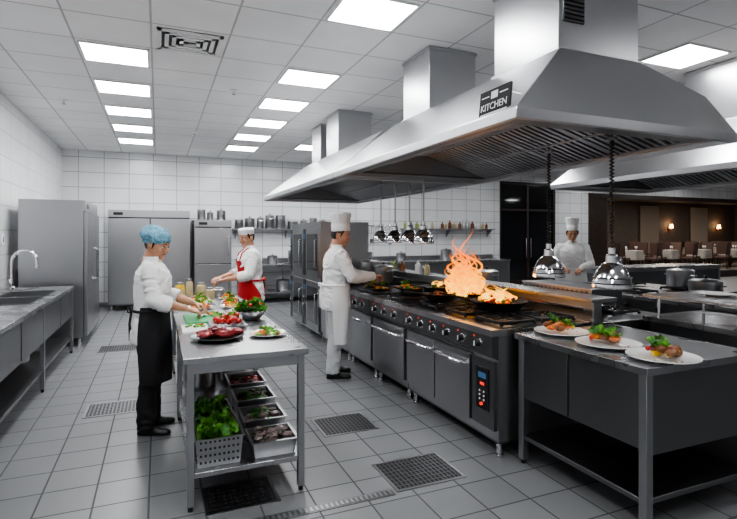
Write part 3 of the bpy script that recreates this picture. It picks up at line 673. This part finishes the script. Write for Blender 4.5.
# ------------------------------------------------------------ people
def remesh(parts,voxel,it=4,fac=.5):
    vs=[];fs=[]
    for g,mi in parts:
        o=len(vs); vs+= [V(v) for v in g[0]]; fs+=[tuple(k+o for k in f) for f in g[1]]
    bm=bmesh.new(); bv=[bm.verts.new(v) for v in vs]
    for f in fs:
        try: bm.faces.new([bv[k] for k in f])
        except ValueError: pass
    bmesh.ops.recalc_face_normals(bm,faces=bm.faces[:])
    me=bpy.data.meshes.new('t'); bm.to_mesh(me); bm.free()
    pts=[]
    for g,mi in parts:
        for v in g[0]: pts.append((V(v),mi))
        for f in g[1]:
            if len(f)==4:
                c=sum((V(g[0][k]) for k in f),V())/4; pts.append((c,mi))
    kd=KDTree(len(pts)); 
    for i,(p,m_) in enumerate(pts): kd.insert(p,i)
    kd.balance()
    ob=bpy.data.objects.new('t',me); bpy.context.collection.objects.link(ob)
    q=ob.modifiers.new('r','REMESH'); q.mode='VOXEL'; q.voxel_size=voxel
    q=ob.modifiers.new('s','SMOOTH'); q.factor=fac; q.iterations=it
    dg=bpy.context.evaluated_depsgraph_get(); ev=ob.evaluated_get(dg); m2=ev.to_mesh()
    rv=[v.co.copy() for v in m2.vertices]; rf=[tuple(p.vertices) for p in m2.polygons]; rn=[v.normal.copy() for v in m2.vertices]
    fm=[]
    for f in rf:
        c=sum((rv[k] for k in f),V())/len(f); fm.append(pts[kd.find(c)[1]][1])
    ev.to_mesh_clear(); bpy.data.objects.remove(ob); bpy.data.meshes.remove(me)
    return rv,rf,fm,rn
def ering(cx,cy,z,rx,ry,n=28,p=2.3):
    out=[]
    for j in range(n):
        q=2*math.pi*j/n; c,s=math.cos(q),math.sin(q)
        out.append(V((cx+rx*math.copysign(abs(c)**(2/p),c),cy+ry*math.copysign(abs(s)**(2/p),s),z)))
    return out
def lerp_chain(pts,rad,k=4):
    P=[];Q=[]
    for i in range(len(pts)-1):
        for j in range(k):
            t=j/k; P.append(V(pts[i]).lerp(V(pts[i+1]),t)); Q.append(rad[i]*(1-t)+rad[i+1]*t)
    P.append(V(pts[-1])); Q.append(rad[-1]); return P,Q
def hand_geo(curl,side):
    parts=[]; secs=[]
    for x,w,t in ((-.02,.026,.020),(.0,.027,.019),(.03,.036,.018),(.06,.041,.016),(.088,.040,.013),(.094,.034,.009)):
        secs.append([V((x,math.cos(q)*w,math.sin(q)*t)) for q in [2*math.pi*j/16 for j in range(16)]])
    parts.append((g_loft(secs),0))
    for y,L,r in ((.031,.070,.0088),(.0105,.078,.0092),(-.0105,.072,.0088),(-.030,.056,.0078)):
        p=V((.082,y*side,0)); pts=[p]; a=0; ysp=y*side*2.2
        for k,fr in enumerate((.45,.32,.26)):
            a+=curl*(1,1.2,.8)[k]; d=V((math.cos(a),ysp*.8,-math.sin(a))).normalized(); p=p+d*L*fr*1.15; pts.append(p)
        P,Q=lerp_chain(pts,[r*1.1,r,r*.95,r*.8],3); parts.append((g_tube(P,Q,9,rnd=True),0))
    pts=[V((.018,.022*side,-.004)),V((.045,.045*side,-.014)),V((.068,.056*side,-.024)),V((.088,.058*side,-.034))]
    P,Q=lerp_chain(pts,[.014,.0125,.011,.009],3); parts.append((g_tube(P,Q,9,rnd=True),0))
    return parts
HC={}
def hand(bd,wrist,fwd,up,side,curl,s,m):
    key=(side,round(curl,2))
    if key not in HC: HC[key]=remesh(hand_geo(curl,side),.0042,2,.4)
    v,f,fm,_=HC[key]
    F=V(fwd).normalized(); U=V(up); U=(U-F*U.dot(F)).normalized(); S=U.cross(F)
    M=Matrix.Translation(V(wrist))@Matrix(((F.x,S.x,U.x),(F.y,S.y,U.y),(F.z,S.z,U.z))).to_4x4()@Matrix.Scale(s,4)
    bd.addm(v,f,fm,[m],M)
def headfn(d):
    x=y=z=1.0; t=max(0,-d.z)
    y*=1-.30*t**1.6
    x*= (1-.10*t) if d.x>0 else (1-.38*t**1.3)
    if d.x<0: x*=1.04
    if d.z>0.0 and d.x>0: x*=1-.06*d.z
    return V((x,y,z))
HD=None
def head_geo():
    global HD
    if HD: return HD
    P=[(g_ell((0,0,0),(.094,.076,.118),32,22,headfn),0)]
    P.append((g_tube([(.086,0,.016),(.099,0,-.008),(.111,0,-.026)],[.007,.010,.012],10,rnd=True),0))
    for s in (-1,1):
        P.append((g_ell((.100,s*.011,-.031),(.010,.008,.007),10,8),0))
        P.append((g_tube([(.084,s*.012,.024),(.082,s*.034,.027),(.066,s*.052,.020)],.008,8,rnd=True),0))
        P.append((g_ell((.062,s*.038,-.028),(.024,.022,.026),12,8),0))
        P.append((g_ell((-.004,s*.076,-.004),(.017,.008,.030),12,8),0)); P.append((g_tube([(.0,s*.072,.02),(-.012,s*.088,.02),(-.022,s*.088,.0),(-.012,s*.082,-.022),(.0,s*.074,-.03)],.005,8,rnd=True),0))
    P.append((g_ell((.074,0,-.095),(.020,.026,.018),12,8),0))
    P.append((g_ell((.079,0,-.056),(.016,.028,.016),12,8),0))
    P.append((g_tube([(-.02,0,-.05),(-.028,0,-.12),(-.035,0,-.17)],[.055,.052,.056],18),0))
    HD=remesh(P,.0045,3,.5); return HD
def person(name,loc,yaw,H,pose,jacket,trous,hat,apron=None,stance=.09,nod=12,hyaw=0,lean=0,female=False,step=0.0,short=False):
    s=H/1.72; bd=B(); T=Matrix.Scale(s,4)
    sw=.174 if female else .195
    W=1.08 if not female else 1.02
    lx=math.sin(math.radians(lean))
    def L(x,y,z): return V((x+lx*max(0,z-.95),y,z))
    parts=[]; secs=[]
    for z,rx,ry,cx in ((.77,.142,.190,0),(.80,.146,.194,0),(.88,.143,.192,0),(.95,.136,.184,0),(1.02,.128,.170,.0),(1.08,.126,.166,0),(1.16,.134,.174,.002),(1.24,.142,.184,.006),(1.32,.138,.190,.002),(1.375,.120,.182,-.008),(1.41,.098,.155,-.014),(1.44,.074,.112,-.018),(1.465,.058,.072,-.02),(1.48,.050,.055,-.022)):
        p=L(cx,0,z); secs.append(ering(p.x,0,z,rx*W,ry*W))
    parts.append((g_loft(secs),0))
    for sd in (-1,1):
        hip=V((0,sd*.088,.90)); kn=V((.02+sd*step*.5,sd*(.09+stance*.2),.49)); an=V((-.01+sd*step,sd*(.085+stance*.35),.10))
        P,Q=lerp_chain([hip,V((.01+sd*step*.3,sd*.095,.70)),kn,kn.lerp(an,.4)+V((-.014,0,0)),an+V((0,0,-.045))],[.100,.095,.079,.076,.073],5)
        parts.append((g_tube(P,Q,18),1))
        ss=[]
        for x,w,h in ((-.085,.018,.035),(-.075,.034,.065),(-.04,.040,.085),(.0,.041,.085),(.05,.043,.068),(.10,.048,.052),(.15,.044,.044),(.18,.030,.036),(.19,.014,.025)):
            ss.append([V((an.x+.01+x,an.y+sd*x*.15+math.cos(q)*w,max(.0,h*.5+math.sin(q)*h*.62))) for q in [2*math.pi*j/14 for j in range(14)]])
        parts.append((g_loft(ss),2))
        el,wr=pose[0 if sd<0 else 1]; sh=L(-.005,sd*sw*.98,1.38); el=V(el); wr=V(wr)
        if short:
            mid=el.lerp(wr,.30)
            P,Q=lerp_chain([L(0,sd*sw*.5,1.38),sh,sh.lerp(el,.5),el,mid],[.062,.067*W,.063*W,.059*W,.056*W],4); parts.append((g_tube(P,Q,16,rnd=True),0))
            P,Q=lerp_chain([mid,el.lerp(wr,.5),wr],[.044,.042,.029],5); parts.append((g_tube(P,Q,16,rnd=True),3))
        else:
            P,Q=lerp_chain([L(0,sd*sw*.5,1.38),sh,sh.lerp(el,.5),el,el.lerp(wr,.35),wr],[.062,.068*W,.063*W,.058*W,.056*W,.044*W],4)
            parts.append((g_tube(P,Q,16,rnd=True),0))
    v,f,fm,vn=remesh(parts,.010,4,.5)
    for i,ff in enumerate(f):
        zc=v[ff[0]].z
        if fm[i]==1 and zc>.775: fm[i]=0
        elif fm[i]==0 and zc<.77: fm[i]=1
        elif fm[i]==1 and zc<.07: fm[i]=2
    vmat={}
    for ff,m_ in zip(f,fm):
        for k in ff: vmat[k]=m_
    vv=[]; o=V((R(0,30),R(0,30),R(0,30)))
    for i,(p,n) in enumerate(zip(v,vn)):
        mm=vmat.get(i,0)
        if mm in (2,3): vv.append(p); continue
        q=noise.noise(V((p.x*5,p.y*5,p.z*7+p.x*4))+o)
        rd=(1-abs(noise.noise(V((p.x*7+q,p.y*7,p.z*12+q*2))+o))*2.6)
        a=.009*rd+.004*q
        if mm==1: a=.007*rd*(1.3 if p.z<.35 or .42<p.z<.56 else .6)
        vv.append(p+n*a)
    bd.addm(vv,f,fm,[jacket,trous,SHOE,SKIN],T)
    for sd in (-1,1):
        el,wr=pose[0 if sd<0 else 1]; el=V(el);wr=V(wr); d=(wr-el).normalized()
        if short:
            c=el.lerp(wr,.40); bd.add(g_tube([c-d*.07,c-d*.055,c+d*.02,c+d*.025,c+d*.01],[.060,.070,.068,.062,.046],18,caps=False),jacket,T)
        else: bd.add(g_tube([wr-d*.05,wr-d*.04,wr+d*.022,wr+d*.022,wr-d*.0],[.044*W,.050*W,.047*W,.040*W,.034],18,caps=False),jacket,T)
        opt=pose[2 if sd<0 else 3] if len(pose)>3 else {}
        hand(bd,T@(wr+d*.03),opt.get('f',d),opt.get('u',(0,0,1)),-sd,opt.get('curl',.45),s*1.02,SKIN)
    hp=L(.012,0,1.605); Mh=T@Matrix.Translation(hp)@Matrix.Rotation(math.radians(hyaw),4,'Z')@Matrix.Rotation(math.radians(nod),4,'Y')@Matrix.Scale(1.05,4)
    hv,hf,hm,_=head_geo(); bd.addm(hv,hf,hm,[SKIN],Mh)
    for sd in (-1,1):
        bd.ell((.0765,sd*.031,.002),(.0125,.0135,.0085),EYEW,12,8,M=Mh); bd.ell((.0865,sd*.031,.002),(.0045,.0055,.0055),EYED,10,8,M=Mh)
        bd.tube([(.085,sd*.031-.015,.006),(.0895,sd*.031,.011),(.084,sd*.031+.015,.006)],.0025,HAIR,6,M=Mh)
        bd.tube([(.093,sd*.013,.026),(.091,sd*.032,.032),(.076,sd*.050,.026)],[.002,.0035,.0015],HAIR,8,M=Mh,rnd=True)
    bd.tube([(.088,-.021,-.056),(.0955,-.010,-.053),(.0965,0,-.0545),(.0955,.010,-.053),(.088,.021,-.056)],[.0015,.0038,.0035,.0038,.0015],LIP,8,M=Mh)
    bd.tube([(.087,-.018,-.058),(.0945,0,-.062),(.087,.018,-.058)],[.0015,.0048,.0015],LIP,8,M=Mh)
    g=g_ell((-.004,0,.004),(.103,.084,.122),30,20,headfn)
    def kp(c): return (c.x<.022 and c.z>-.058+max(0,c.x+.02)*1.0 and not(c.x>-.028 and c.z<.018 and c.x<.02)) or c.z>.075 or (female and c.z>.05)
    keep=[q for q in g[1] if len(q)==4 and kp(sum((g[0][k] for k in q),V())/4)]
    bd.add((g[0],keep),HAIR,M=Mh)
    for sd in (-1,1): bd.tube([(.028,sd*.074,.05),(.020,sd*.079,.02),(.016,sd*.079,-.012 if not female else -.03)],[.014,.010,.004],HAIR,8,M=Mh,rnd=True)
    if hat=='bouffant':
        o=R(0,9)
        bd.add(g_ell((-.034,0,.060),(.124,.110,.086),48,28,lambda d:1+.055*math.sin(math.atan2(d.y,d.x)*17+3*d.z)*(1-abs(d.z))+.12*noise.noise(d*3+V((o,0,0)))+.03*noise.noise(d*9)),CAPB,M=Mh)
        bd.tube([(-.018+.104*math.cos(q),.090*math.sin(q),.026+.038*math.cos(q)) for q in [2*math.pi*j/30 for j in range(30)]],.006,CAPB,8,loop=True,M=Mh)
    elif hat=='skull':
        Mc=Mh@Matrix.Translation((-.006,0,.040))@Matrix.Rotation(math.radians(-10),4,'Y')
        bd.add(g_lathe([(.098,0),(.101,.004),(.1,.045),(.103,.048),(.100,.070),(.088,.080),(.05,.085),(.001,.086)],n=36),FAB,M=Mc@Matrix.Diagonal((1.04,.86,1,1)))
    elif hat=='toque':
        Mc=Mh@Matrix.Translation((-.006,0,.045))@Matrix.Rotation(math.radians(-8-nod*.6),4,'Y')@Matrix.Diagonal((1.04,.88,1,1))
        bd.add(g_lathe([(.097,0),(.100,.004),(.100,.075),(.096,.08)],n=60,cap=False),FAB,M=Mc)
        pl=lambda q,z:1+.03*math.sin(q*15)*min(1,max(0,(z-.08)/.04))
        bd.add(g_lathe([(.094,.078),(.097,.10),(.104,.14),(.114,.17),(.117,.185),(.108,.20),(.07,.206),(.001,.204)],n=90,rf=pl),FAB,M=Mc)
    pc=L(-.02,0,1.462)
    bd.add(g_loft([ering(pc.x,0,1.435,.078,.092),ering(pc.x+.004,0,1.462,.070,.076),ering(pc.x-.002,0,1.500,.064,.066),ering(pc.x-.002,0,1.500,.057,.059),ering(pc.x,0,1.45,.056,.058)],caps=False),jacket,M=T)
    bx=lambda z:(.134+.012*min(1,max(0,1-abs(z-1.26)/.14)))*W
    bd.tube([L(bx(z)+.002,-.015,z) for z in (1.10,1.16,1.22,1.28,1.33)]+[L(.10,-.01,1.40),L(.055,0,1.44)],.004,jacket,6,M=T)
    if not female:
        for z in (1.345,1.275,1.205,1.135):
            for sd in (-1,1):
                p=L(bx(z)-.003,sd*.045,z); bd.ell((p.x,p.y,p.z),(.010,.011,.011),WPL,10,6,M=T)
    if apron:
        am,zt,zb_,bib=apron; N=24; secs=[]
        for i in range(N+1):
            z=zt+(zb_-zt)*i/N
            if z>1.08: t=(z-1.08)/.27; rx,ry=.152+.006*t,.182+.012*t; A=math.radians(68-30*t)
            elif z>.86: t=(z-.86)/.22; rx,ry=.166-.014*t,.215-.033*t; A=math.radians(112-(44*t if bib else 0))
            else: t=(.86-z)/.5; rx,ry=.168+.006*t,.216+.004*t; A=math.radians(112-6*t)
            rx*=W; ry*=W; o=[];inn=[]
            for j in range(41):
                q=-A+2*A*j/40; w=1+.05*min(1,max(0,(1.0-z)/.3))*math.sin(q*6+z*3+1.5*math.sin(z*5))
                o.append(L(rx*w*math.cos(q),ry*w*math.sin(q),z)); inn.append(L((rx*w-.006)*math.cos(q),(ry*w-.006)*math.sin(q),z))
            secs.append(o+inn[::-1])
        bd.add(g_loft(secs),am,M=T)
        bd.tube([L(.142*W*math.cos(q),.184*W*math.sin(q),1.045) for q in [2*math.pi*j/40 for j in range(40)]],.012,am,8,loop=True,M=T)
        bp_=L(-.150*W,0,1.045)
        bd.ell(bp_,(.018,.025,.02),am,M=T)
        for sd in (-1,1):
            bd.tube([bp_,bp_+V((-.02,sd*.04,.02)),bp_+V((-.02,sd*.07,-.01)),bp_+V((-.01,sd*.03,-.02))],.007,am,8,M=T); bd.tube([bp_,bp_+V((-.015,sd*.02,-.12)),bp_+V((-.008,sd*.035,-.26))],.008,am,8,M=T)
        if bib:
            for sd in (-1,1): bd.tube([L(.145*W,sd*.095,zt-.01),L(.115,sd*.09,1.40),L(.03,sd*.085,1.462),L(-.05,sd*.06,1.475),L(-.085,sd*.01,1.46)],.009,am,8,M=T)
    M=Matrix.Translation(V(loc))@Matrix.Rotation(math.radians(yaw),4,'Z')
    return bd.done(name,M=M,bevel=0,sharp=60)
PW=(((.07,-.25,1.14),(.30,-.15,1.06)),((.10,.25,1.15),(.34,.13,1.07)),{'curl':.6,'u':(0,-.4,1)},{'curl':.6,'u':(0,.4,1)})
person('woman_cook',(-.06,4.42,0),-8,1.61,PW,FAB,FABB,'bouffant',(FABB,1.08,.44,False),nod=18,hyaw=-26,lean=4,female=True,short=True)
PM=(((.10,-.27,1.12),(.36,-.14,1.08)),((.10,.27,1.12),(.36,.14,1.07)),{'curl':.5},{'curl':.5})
person('man_cook',(1.12,6.55,0),184,1.66,PM,FAB,FABB,'skull',(FABR,1.30,.52,True),nod=16,hyaw=26,lean=5,short=True)
PC=(((.14,-.27,1.14),(.40,-.15,1.14)),((.12,.27,1.15),(.40,.16,1.13)),{'curl':.6},{'curl':.6})
person('chef_with_toque',(1.83,5.33,0),-8,1.69,PC,FAB,FABG,'toque',(FAB,1.04,.40,False),nod=14,hyaw=-20,lean=5,step=.03)
person('chef_with_toque',(6.15,6.15,0),225,1.72,PM,FAB,FABG,'toque',(FAB,1.04,.5,False),nod=14,hyaw=5,lean=4)
# ------------------------------------------------------------ dining room
DW=mat('dining_wall_paint',(.085,.066,.055),.7,var=.15); DF=mat('dining_carpet',(.10,.075,.06),.9,var=.3); DC=mat('dining_ceiling',(.15,.13,.115),.8)
ZD=.25
b=B(); b.box(12.3,30,12.68,18.0,.001,ZD,DF); b.done('floor_dining',bevel=0)
b=B(); b.box(12.3,30,18,18.15,0,3.3,DW)
for k in range(14): b.box(13+k*1.25,13.9+k*1.25,17.97,18.0,.5,1.25,DKW)
b.done('wall_dining_back',bevel=0)
b=B(); b.box(12.15,12.3,12.66,18.15,0,3.3,DW); b.done('wall_dining_left',bevel=0)
b=B(); b.box(30,30.15,12.66,18.15,0,3.3,DW); b.done('wall_dining_right',bevel=0)
b=B(); b.box(12.15,30.15,12.66,18.15,3.3,3.4,DC); b.done('ceiling_dining',bevel=0)
b=B(); b.box(XR,30,12.55,12.66,0,3.3,DW); b.done('wall_dining_front',bevel=0)
for x0 in (17.0,22.4,26.2):
    b=B(); n=60; secs=[]
    for z in (ZD+.03,3.1): secs.append([V((x0+1.3*i/n,17.9+.05*math.sin(i*.9),z)) for i in range(n+1)]+[V((x0+1.3*i/n,17.93+.05*math.sin(i*.9),z)) for i in range(n,-1,-1)])
    b.add(g_loft(secs),CURT); b.cyl((x0-.1,17.93,3.12),(x0+1.4,17.93,3.12),.02,DKW); b.done('window_curtain',(x0,17.9,0),bevel=0)
for x in (19.8,24.6,28.4):
    b=B(); b.box(x-.06,x+.06,17.96,18.0,1.85,2.05,DKW); b.tube([(x,17.97,1.95),(x,17.86,1.93),(x,17.85,2.0)],.012,COP,8); b.lathe([(.10,0),(.065,.2)],(x,17.85,1.98),WARM,n=20,cap=False); b.done('wall_sconce',(x,17.9,2),bevel=0)
    l=bpy.data.lights.new('sconce_bulb','POINT'); l.energy=8; l.color=(1,.68,.42); l.shadow_soft_size=.08; o=bpy.data.objects.new('sconce_bulb',l); o.location=(x,17.7,2.2); bpy.context.collection.objects.link(o)
for x in (15.5,19,22.5,26):
    l=bpy.data.lights.new('dining_fill_light','AREA'); l.energy=90; l.size=1.2; l.color=(1,.93,.85); o=bpy.data.objects.new('dining_fill_light',l); o.location=(x,14.2,3.27); bpy.context.collection.objects.link(o)  # added fill lamps without fixtures, out of view, to brighten the dining room
def chair_geo():
    b=B()
    b.box(-.22,.22,-.22,.22,.42,.49,SEATM)
    for x in (-.2,.2):
        b.tube([(x,.2,0),(x,.19,.43)],[.014,.02],DKW,8); b.tube([(x,-.23,0),(x,-.2,.45),(x,-.26,1.04)],[.014,.02,.016],DKW,8)
    b.add(g_loft([[V((-.19,-.215,.56)),V((.19,-.215,.56)),V((.19,-.245,.56)),V((-.19,-.245,.56))],[V((-.2,-.245,1.06)),V((.2,-.245,1.06)),V((.2,-.28,1.06)),V((-.2,-.28,1.06))]]),SEATM)
    for x in (-.2,.2): b.box(x-.008,x+.008,-.2,.18,.3,.32,DKW)
    return b
ch=None; tb=None
for ix in range(7):
    for iy in range(2):
        tx=15.0+ix*2.0+(iy*1.0); ty=14.0+iy*2.3
        if tb is None:
            b=B(); b.lathe([(.46,.40),(.45,.6),(.43,.74),(.43,.75),(.001,.75)],(0,0,0),CLOTH,n=48,rf=lambda q,z:1+(.05*math.sin(q*8) if z<.7 else 0)); b.cyl((0,0,.02),(0,0,.7),.04,DKW); b.lathe([(.25,0),(.25,.02),(.05,.05)],(0,0,0),DKW)
            for k in range(4):
                q=k*math.pi/2; b.lathe([(.028,0),(.004,.005),(.004,.08),(.03,.12),(.026,.17)],(.25*math.cos(q),.25*math.sin(q),.75),WPL,n=12); b.lathe([(.1,0),(.11,.012),(.001,.01)],(.3*math.cos(q+.5),.3*math.sin(q+.5),.75),WHT,n=18)
            tb=b.done('dining_table',(0,0,0),bevel=0); tb.location=(tx,ty,ZD)
        else: copyobj(tb,'dining_table',(tx,ty,ZD))
        for k in range(4):
            q=k*math.pi/2+.3+iy*.4; p=(tx+.80*math.cos(q),ty+.80*math.sin(q),ZD)
            if ch is None: ch=chair_geo().done('dining_chair',(0,0,0),bevel=0); ch.location=p; ch.rotation_euler=(0,0,q+math.pi/2)
            else: copyobj(ch,'dining_chair',p,q+math.pi/2)
# ------------------------------------------------------------ world & camera
try: bpy.context.scene.view_settings.look='AgX - Medium High Contrast'
except Exception: pass
w=bpy.data.worlds.new('w'); bpy.context.scene.world=w; w.use_nodes=True; w.node_tree.nodes['Background'].inputs[0].default_value=(.6,.65,.7,1); w.node_tree.nodes['Background'].inputs[1].default_value=.3
cd=bpy.data.cameras.new('cam'); cam=bpy.data.objects.new('camera',cd); bpy.context.collection.objects.link(cam)
cam.location=(0,0,1.57); cam.rotation_euler=(math.radians(90),0,-math.atan2(210.5,500)); cd.lens=500/737*36; cd.sensor_width=36; cd.shift_y=-.0319; cd.clip_start=.05
bpy.context.scene.camera=cam
